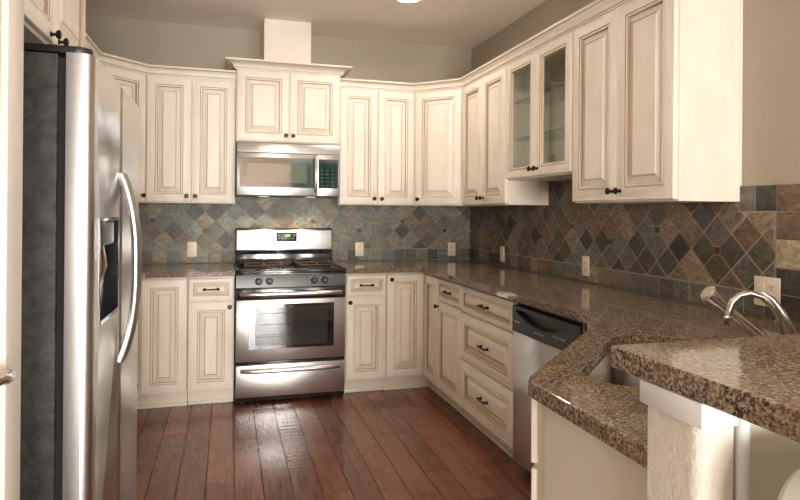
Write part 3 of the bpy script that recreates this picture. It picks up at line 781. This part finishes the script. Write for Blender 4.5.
# cooktop
mm = MB(); mm.box(-0.001, RW + 0.001, -0.036, 0.530, 0.896, 0.910, 0.004)
mm.box(-0.001, RW + 0.001, -0.036, -0.010, 0.9085, 0.921, 0.005); mm.box(-0.001, 0.018, -0.03, 0.53, 0.9085, 0.919, 0.004); mm.box(RW - 0.017, RW + 0.001, -0.03, 0.53, 0.9085, 0.919, 0.004)
ct = mm.build('cooktop', m_black, t)
for gx in (0.190, 0.562):
    for gy in (0.135, 0.385):
        mm = MB(); mm.lathe([(0.062, 0.0), (0.058, 0.006), (0.040, 0.008), (0.040, 0.016), (0.034, 0.020), (0, 0.021)], (gx, gy, 0.9102), (0, 0, 1), 24); mm.build('burner', m_iron, ct)
    mm = MB(); x0, x1, y0, y1, z = gx - 0.125, gx + 0.125, 0.025, 0.495, 0.940; r_ = 0.0068
    for ya, yb in ((y0, (y0 + y1) / 2 - 0.006), ((y0 + y1) / 2 + 0.006, y1)):
        for (p, q) in (((x0, ya), (x1, ya)), ((x1, ya), (x1, yb)), ((x1, yb), (x0, yb)), ((x0, yb), (x0, ya))):
            mm.tube([(p[0], p[1], z), (q[0], q[1], z)], r_, 8)
        cx, cy = gx, (ya + yb) / 2
        for (p, q) in (((x0, cy), (cx - 0.028, cy)), ((x1, cy), (cx + 0.028, cy)), ((cx, ya), (cx, cy - 0.028)), ((cx, yb), (cx, cy + 0.028))):
            mm.tube([(p[0], p[1], z), ((p[0] + q[0]) / 2, (p[1] + q[1]) / 2, z + 0.007), (q[0], q[1], z + 0.008)], r_, 8)
        for px in (x0, x1):
            for py in (ya, yb): mm.tube([(px, py, z), (px, py, 0.9115)], r_, 8)
    mm.build('grate', m_iron, ct)
# backguard
def slanted(mm, x0, x1, pts, bev=0.0):
    b = bmesh.new(); l0 = [b.verts.new((x0, y, z)) for y, z in pts]; l1 = [b.verts.new((x1, y, z)) for y, z in pts]; n = len(pts)
    b.faces.new(l0); b.faces.new(l1[::-1])
    for i in range(n): b.faces.new((l0[i], l1[i], l1[(i + 1) % n], l0[(i + 1) % n]))
    bmesh.ops.recalc_face_normals(b, faces=b.faces[:])
    if bev: bmesh.ops.bevel(b, geom=b.edges[:], offset=bev, segments=3, profile=0.5, affect='EDGES')
    return mm.add(b, 0)
mm = MB(); slanted(mm, 0.004, RW - 0.004, [(0.530, 0.900), (0.540, 0.985), (0.535, 1.010), (0.535, 1.185), (0.628, 1.185), (0.628, 0.900)], 0.004)
slanted(mm, 0.03, RW - 0.03, [(0.500, 0.912), (0.520, 0.950), (0.545, 0.950), (0.545, 0.912)], 0.003)
bgd = mm.build('backguard', m_black, t)
mm = MB(); slanted(mm, 0.012, RW - 0.012, [(0.520, 1.022), (0.528, 1.168), (0.5335, 1.176), (0.5345, 1.176), (0.5345, 1.018), (0.524, 1.016)], 0.0008); sp_ = mm.build('backguard_panel', m_steel, bgd)
mm = MB(); mm.box(0.307, 0.465, 0.5165, 0.527, 1.083, 1.152, 0.004); cl = mm.build('clock', m_blackp, bgd)
fc = bpy.data.curves.new('clock_digits', 'FONT'); fc.body = '1:08'; fc.size = 0.026; fc.extrude = 0.0004; fc.align_x = 'CENTER'
fo = bpy.data.objects.new('tmp', fc); C.objects.link(fo); me_ = bpy.data.meshes.new_from_object(fo.evaluated_get(bpy.context.evaluated_depsgraph_get())); bpy.data.objects.remove(fo)
fo = bpy.data.objects.new('clock_digits', me_); C.objects.link(fo); me_.materials.clear(); me_.materials.append(m_led); fo.parent = cl; fo.location = (0.390, 0.5158, 1.121); fo.rotation_euler = (PI / 2, 0, 0)
for k in range(5):
    mm = MB(); mm.box(0.322 + k * 0.027, 0.334 + k * 0.027, 0.5158, 0.5166, 1.103, 1.108); mm.build('button', m_grey, cl, smooth=False)
for k in (0.322, 0.440):
    mm = MB(); mm.box(k, k + 0.012, 0.5158, 0.5166, 1.126, 1.134); mm.build('button', m_grey, cl, smooth=False)
mm = MB(); mm.box(0.355, 0.420, 0.5175, 0.5235, 1.050, 1.055); mm.build('maker_mark', m_steel_d, bgd, smooth=False)

# ------------------------------------------------------------------ microwave
MWW = 0.750
t = thing('microwave', 'stainless over-the-range microwave with vertical handle', 'microwave', (-1.976, -0.385, 1.428))
H = 0.388
mm = MB(); mm.box(0.0, MWW, 0.0, 0.368, 0.0, H, 0.002, seg=1); mm.build('body', m_blackp, t)
mm = MB(); slanted(mm, 0.002, MWW - 0.002, [(-0.028, 0.315), (-0.012, 0.386), (-0.001, 0.386), (-0.001, 0.315)], 0.003); mm.build('vent_panel', m_steel, t)
mm = MB(); mm.box(0.002, 0.572, -0.028, -0.001, 0.004, 0.309, 0.004); md = mm.build('door', m_steel, t)
mm = MB(); mm.box(0.022, 0.556, -0.0305, -0.0285, 0.062, 0.278, 0.001, seg=1); wd = mm.build('window', m_mwglass, md)
mm = MB(); mm.box(0.072, 0.500, -0.0312, -0.0306, 0.095, 0.232, 0.0003, seg=1); mm.build('mesh_screen', m_mwscreen, wd)
mm = MB(); mm.box(0.265, 0.320, -0.0292, -0.0281, 0.030, 0.036); mm.build('maker_mark', m_steel_d, md, smooth=False)
mm = MB(); hx = 0.562
mm.tube([(hx, -0.028, 0.045), (hx, -0.055, 0.052), (hx, -0.066, 0.070), (hx, -0.068, 0.165), (hx, -0.066, 0.262), (hx, -0.055, 0.280), (hx, -0.028, 0.287)], [0.013, 0.013, 0.012, 0.0115, 0.012, 0.013, 0.013], 14); mm.build('handle', m_steel, md)
mm = MB(); mm.box(0.575, MWW - 0.002, -0.028, -0.001, 0.004, 0.309, 0.004); cpn = mm.build('control_frame', m_steel, t)
mm = MB(); mm.box(0.588, MWW - 0.016, -0.0305, -0.0285, 0.062, 0.278, 0.001, seg=1); kp = mm.build('control_panel', m_glassd, cpn)
for r_ in range(5):
    for c_ in range(3):
        mm = MB(); mm.box(0.605 + c_ * 0.040, 0.622 + c_ * 0.040, -0.0310, -0.0306, 0.080 + r_ * 0.028, 0.086 + r_ * 0.028); mm.build('button', m_steel_d, kp, smooth=False)
for fx in (0.20, 0.55):
    mm = MB(); mm.box(fx - 0.035, fx + 0.035, 0.10, 0.16, -0.0025, -0.0002); mm.build('cooktop_lamp', m_lens, t, smooth=False)
    d_ = bpy.data.lights.new('cooktop_light', 'SPOT'); d_.energy = 3.0; d_.color = (1, 0.82, 0.6); d_.spot_size = R(130); d_.shadow_soft_size = 0.03
    o = bpy.data.objects.new('cooktop_light', d_); C.objects.link(o); o.parent = t; o.location = (fx, 0.13, -0.02)

# ------------------------------------------------------------------ dishwasher
t = thing('dishwasher', 'dishwasher with stainless door and black control panel near the sink', 'dishwasher', (-0.61, -2.0845, 0), -PI / 2)
w = 0.612
mm = MB(); mm.box(0.003, w - 0.003, 0.0, 0.57, 0.06, 0.868); mm.build('tub', m_blackp, t, smooth=False)
mm = MB(); mm.box(0.004, w - 0.004, 0.06, 0.08, 0.0, 0.058); mm.build('kick_plate', m_blackp, t)
mm = MB(); mm.box(0.004, w - 0.004, -0.028, -0.001, 0.075, 0.722, 0.005); mm.build('door', m_steel, t)
mm = MB()
# control panel with an arched hand recess below its top rail
n = 16; z0, z1 = 0.7245, 0.852
top = lambda f: 0.835
low = lambda f: 0.822 - 0.048 * math.sin(PI * f)
xa, xb = 0.045, w - 0.095
b = bmesh.new()
def quad(b, pts): b.faces.new([b.verts.new(p) for p in pts])
yF, yB = -0.034, -0.002
for i in range(n):
    f0, f1 = i / n, (i + 1) / n; X0, X1 = xa + (xb - xa) * f0, xa + (xb - xa) * f1
    quad(b, [(X0, yF, z0), (X1, yF, z0), (X1, yF, low(f1)), (X0, yF, low(f0))])
    quad(b, [(X0, yF, low(f0)), (X1, yF, low(f1)), (X1, yB, low(f1) + 0.006), (X0, yB, low(f0) + 0.006)])
    quad(b, [(X0, yB, low(f0) + 0.006), (X1, yB, low(f1) + 0.006), (X1, yB, 0.841), (X0, yB, 0.841)])
    quad(b, [(X0, yB, 0.841), (X1, yB, 0.841), (X1, yF, 0.835), (X0, yF, 0.835)])
    quad(b, [(X0, yF, 0.835), (X1, yF, 0.835), (X1, yF, z1), (X0, yF, z1)])
for X0, X1 in ((0.004, xa), (xb, w - 0.004)): quad(b, [(X0, yF, z0), (X1, yF, z0), (X1, yF, z1), (X0, yF, z1)])
quad(b, [(0.004, yF, z1), (w - 0.004, yF, z1), (w - 0.004, yB, z1 + 0.004), (0.004, yB, z1 + 0.004)])
quad(b, [(0.004, yF, z0), (w - 0.004, yF, z0), (w - 0.004, yB, z0), (0.004, yB, z0)])
for xx in (0.004, w - 0.004): quad(b, [(xx, yF, z0), (xx, yB, z0), (xx, yB, z1 + 0.004), (xx, yF, z1)])
bmesh.ops.remove_doubles(b, verts=b.verts[:], dist=1e-5)
mm.add(b, 0); cp_ = mm.build('control_panel', m_blackp, t, smooth=False)
mm = MB(); mm.box(0.022, 0.085, -0.0346, -0.0338, 0.772, 0.779); mm.build('maker_mark', m_grey, cp_, smooth=False)
for k in range(4):
    mm = MB(); mm.box(0.235 + k * 0.022, 0.247 + k * 0.022, -0.0346, -0.0338, 0.752, 0.759); mm.build('button', m_grey, cp_, smooth=False)
for k in range(4):
    mm = MB(); mm.box(0.400 + k * 0.026, 0.414 + k * 0.026, -0.0346, -0.0338, 0.768, 0.775); mm.build('button', m_grey, cp_, smooth=False)
# filler strip beside it
mm = MB(); mm.box(-0.6315, -0.60, -2.7035, -2.6985, 0.0, 0.874)
structure(mm.build('trim_5', m_paint, smooth=False), 'cream filler strip beside the dishwasher')

# ------------------------------------------------------------------ refrigerator
FX, FY0, FY1, FZ = -2.391, -3.02, -2.105, 1.745
YM = -2.562
t = thing('refrigerator', 'tall stainless side-by-side refrigerator with black textured side', 'refrigerator', (-2.80, (FY0 + FY1) / 2, 0))
o = Vector(t.location)
def fb(mm, x0, x1, y0, y1, z0, z1, bev=0.0, seg=3): mm.box(x0 - o.x, x1 - o.x, y0 - o.y, y1 - o.y, z0, z1, bev, seg=seg); return mm
fb(MB(), -3.15, -2.481, FY0 + 0.004, FY1 - 0.004, 0.02, FZ - 0.004, 0.004).build('cabinet_shell', m_fside, t)
fb(MB(), -2.4805, -2.460, FY0 + 0.016, FY1 - 0.016, 0.09, FZ - 0.012).build('gasket', m_gap, t, smooth=False)
fb(MB(), -2.4805, -2.43, FY0 + 0.02, FY1 - 0.02, 0.01, 0.085, 0.003).build('base_grille', m_blackp, t)
def fridge_door(y0, y1, recess):
    """door slab, front edges rounded; plan outline extruded"""
    mm = MB(); r = 0.028; pts = [(-2.4595, y0 + 0.001), (-2.4595, y1 - 0.001)]
    fr = [(FX - r + r * math.sin(a), y1 - r + r * math.cos(a)) for a in [R(90 * k / 8) for k in range(9)]]
    fl = [(FX - r + r * math.cos(a), y0 + r - r * math.sin(a)) for a in [R(90 * k / 8) for k in range(9)]]
    mid = []
    if recess:
        a, b_ = recess[0], recess[1]; mid = []
    pl = pts + fr + fl
    mm.prism([(x - o.x, y - o.y) for x, y in pl], 0.095, FZ)
    return mm
D0, D1, E0, E1 = -2.925, -2.605, 0.975, 1.292      # dispenser opening
fd = fridge_door(FY0, YM - 0.003, None).build('freezer_door', m_steel, t)
md2 = bpy.data.meshes.new('cut'); 
cm = fb(MB(), FX - 0.055, FX + 0.05, D0, D1, E0, E1, 0.006); co = cm.build('cutter', m_blackp, None); co.location = o
mod = fd.modifiers.new('cut', 'BOOLEAN'); mod.object = co; mod.solver = 'EXACT'
dgp = bpy.context.evaluated_depsgraph_get(); nm = bpy.data.meshes.new_from_object(fd.evaluated_get(dgp)); fd.modifiers.clear(); fd.data = nm
bpy.data.objects.remove(co)
fridge_door(YM + 0.003, FY1, None).build('refrigerator_door', m_steel, t)
mm = MB(); fb(mm, FX - 0.0545, FX - 0.052, D0 + 0.002, D1 - 0.002, E0 + 0.002, E1 - 0.002)
for a, b_ in ((D0 + 0.001, D0 + 0.010), (D1 - 0.010, D1 - 0.001)): fb(mm, FX - 0.052, FX + 0.001, a, b_, E0 + 0.001, E1 - 0.001)
fb(mm, FX - 0.052, FX + 0.001, D0 + 0.010, D1 - 0.010, E1 - 0.010, E1 - 0.001); fb(mm, FX - 0.052, FX + 0.004, D0 + 0.010, D1 - 0.010, E0 + 0.001, E0 + 0.014)
dp = mm.build('dispenser', m_black, fd, smooth=False)
mm = MB(); fb(mm, FX - 0.050, FX - 0.006, D0 + 0.05, D1 - 0.05, 1.205, 1.280, 0.006); mm.build('chute', m_blackp, dp)
mm = MB(); mm.tube([(FX - 0.028 - o.x, -2.765 - o.y, 1.205), (FX - 0.02 - o.x, -2.765 - o.y, 1.14), (FX - 0.035 - o.x, -2.765 - o.y, 1.08)], [0.020, 0.024, 0.016], 12, flat=(1.4, 0.5)); mm.build('paddle', m_grate_bronze, dp)
def fridge_handle(y, parent):
    mm = MB(); pts = []; z0, z1 = 0.795, 1.440
    for i in range(25):
        f = -1 + 2 * i / 24
        pts.append((FX + 0.004 + 0.048 * (1 - abs(f) ** 2.6) - o.x, y - o.y, (z0 + z1) / 2 + f * (z1 - z0) / 2))
    mm.tube(pts, 0.0135, 14, flat=(1.0, 1.0)); return mm.build('handle', m_steel, parent)
fridge_handle(YM - 0.026, fd); fridge_handle(YM + 0.026, [c for c in t.children if c.name.startswith('refrigerator_door')][0])
def hinge(y, nm='hinge_cover'):
    mm = MB(); sgn = 1 if y < YM else -1; yy = y + sgn * 0.01
    pl = [(-2.60, yy + sgn * 0.085), (-2.60, yy)] + [(-2.436 + 0.035 * math.sin(a), yy + sgn * (0.035 - 0.035 * math.cos(a))) for a in [R(180 * k / 10) for k in range(11)]] + [(-2.45, yy + sgn * 0.085)]
    mm.prism([(px - o.x, py - o.y) for px, py in pl], FZ + 0.0005, FZ + 0.021, bev=0.003); return mm.build(nm, m_blackp, t)
hinge(FY0)
fb(MB(), -2.50, -2.43, FY1 - 0.05, FY1 - 0.012, FZ + 0.0005, FZ + 0.018, 0.003).build('hinge_cover', m_blackp, t)
# top cap band of the near side
fb(MB(), -3.10, -2.60, FY0 + 0.01, FY1 - 0.01, FZ - 0.0035, FZ + 0.014, 0.004).build('top_cover', m_blackp, t)

# ------------------------------------------------------------------ outlets
def outlet(label, loc, rotz, gangs=1):
    t = thing('wall_outlet', label, 'outlet', loc, rotz, 'wall outlets on the slate')
    W_ = 0.070 + 0.046 * (gangs - 1)
    mm = MB(); mm.box(-W_ / 2, W_ / 2, -0.006, 0.0, -0.0575, 0.0575, 0.0025); p = mm.build('plate', m_outlet, t)
    for g in range(gangs):
        cx = (g - (gangs - 1) / 2) * 0.046
        if gangs == 2 and g == 0:
            mm = MB(); mm.box(cx - 0.016, cx + 0.016, -0.009, -0.0055, -0.033, 0.033, 0.002); mm.build('rocker_switch', m_outlet, p); continue
        for sz in (-0.0195, 0.0195):
            mm = MB(); mm.box(cx - 0.0165, cx + 0.0165, -0.0075, -0.0055, sz - 0.0135, sz + 0.0135, 0.001, seg=1); s_ = mm.build('socket', m_outlet, p)
            mm = MB(); mm.box(cx - 0.008, cx - 0.0055, -0.0079, -0.0072, sz - 0.002, sz + 0.007); mm.box(cx + 0.0055, cx + 0.008, -0.0079, -0.0072, sz - 0.002, sz + 0.006); mm.box(cx - 0.0025, cx + 0.0025, -0.0079, -0.0072, sz - 0.010, sz - 0.005)
            mm.build('slots', m_slot, s_, smooth=False)
    return t
TF = -0.0122
outlet('cream outlet on the far backsplash between refrigerator and range', (-2.294, TF, 1.022), 0)
outlet('cream outlet on the far backsplash just right of the range', (-0.988, TF, 1.010), 0)
outlet('cream outlet on the far backsplash nearest the room corner', (-0.177, TF, 1.003), 0)
outlet('cream outlet on the right-wall backsplash nearest the room corner', (TF, -0.668, 1.004), -PI / 2)
outlet('cream outlet on the right-wall backsplash above the dishwasher', (TF, -1.776, 1.010), -PI / 2)
outlet('cream double-width outlet plate behind the faucet', (TF, -3.000, 1.018), -PI / 2, 2)

# ------------------------------------------------------------------ recessed ceiling lamps
def can(x, y, label, power):
    t = thing('recessed_light', label, 'ceiling light', (x, y, ZC), 0, 'recessed ceiling lights')
    mm = MB(); mm.lathe([(0.100, -0.0005), (0.098, -0.006), (0.080, -0.008), (0.074, -0.002), (0.074, -0.0005)], (0, 0, 0), (0, 0, 1), 32); mm.build('trim_ring', m_white, t)
    mm = MB(); mm.lathe([(0.073, -0.0055), (0.0, -0.0055), (0.0, -0.0005), (0.073, -0.0005)], (0, 0, 0), (0, 0, 1), 32); mm.build('lens', m_lamp, t)
    d_ = bpy.data.lights.new('can_light', 'AREA'); d_.shape = 'DISK'; d_.size = 0.14; d_.energy = power; d_.color = (1.0, 0.92, 0.80); d_.spread = R(170)
    ob = bpy.data.objects.new('can_light', d_); C.objects.link(ob); ob.parent = t; ob.location = (0, 0, -0.012)
can(-0.895, -1.05, 'glowing recessed ceiling light above the right end of the kitchen', 3)
can(-1.65, -1.95, 'unseen recessed ceiling light added above the middle of the floor', 1.5)  # out of view, added as ceiling fill for the far end
can(-1.60, -3.40, 'unseen recessed ceiling light added above the peninsula aisle', 3)  # second fill lamp added out of view

# ------------------------------------------------------------------ chair beyond the bar
t = thing('dining_chair', 'white upholstered chair with round-cornered back under the bar overhang', 'chair', (-1.075, -4.42, 0))
def rr_xz(x0, x1, z0, z1, r, y): return [(p[0], y, p[1]) for p in rrect(x0, x1, z0, z1, r)]
mm = MB(); X0, X1 = -0.245, 0.21
mm.rings([rr_xz(X0 + 0.012, X1 - 0.012, 0.512, 0.968, 0.07, 0.165), rr_xz(X0, X1, 0.50, 0.98, 0.08, 0.180), rr_xz(X0, X1, 0.50, 0.98, 0.08, 0.215), rr_xz(X0 + 0.012, X1 - 0.012, 0.512, 0.968, 0.07, 0.230)])
mm.build('backrest', m_fabric, t)
mm = MB(); mm.box(-0.225, 0.21, -0.26, 0.16, 0.42, 0.50, 0.03); mm.build('seat', m_fabric, t)
for sx in (-0.19, 0.175):
    for sy in (-0.22, 0.13):
        mm = MB(); mm.tube([(sx, sy, 0.0), (sx, sy, 0.425)], [0.014, 0.020], 10); mm.build('leg', m_leg, t)
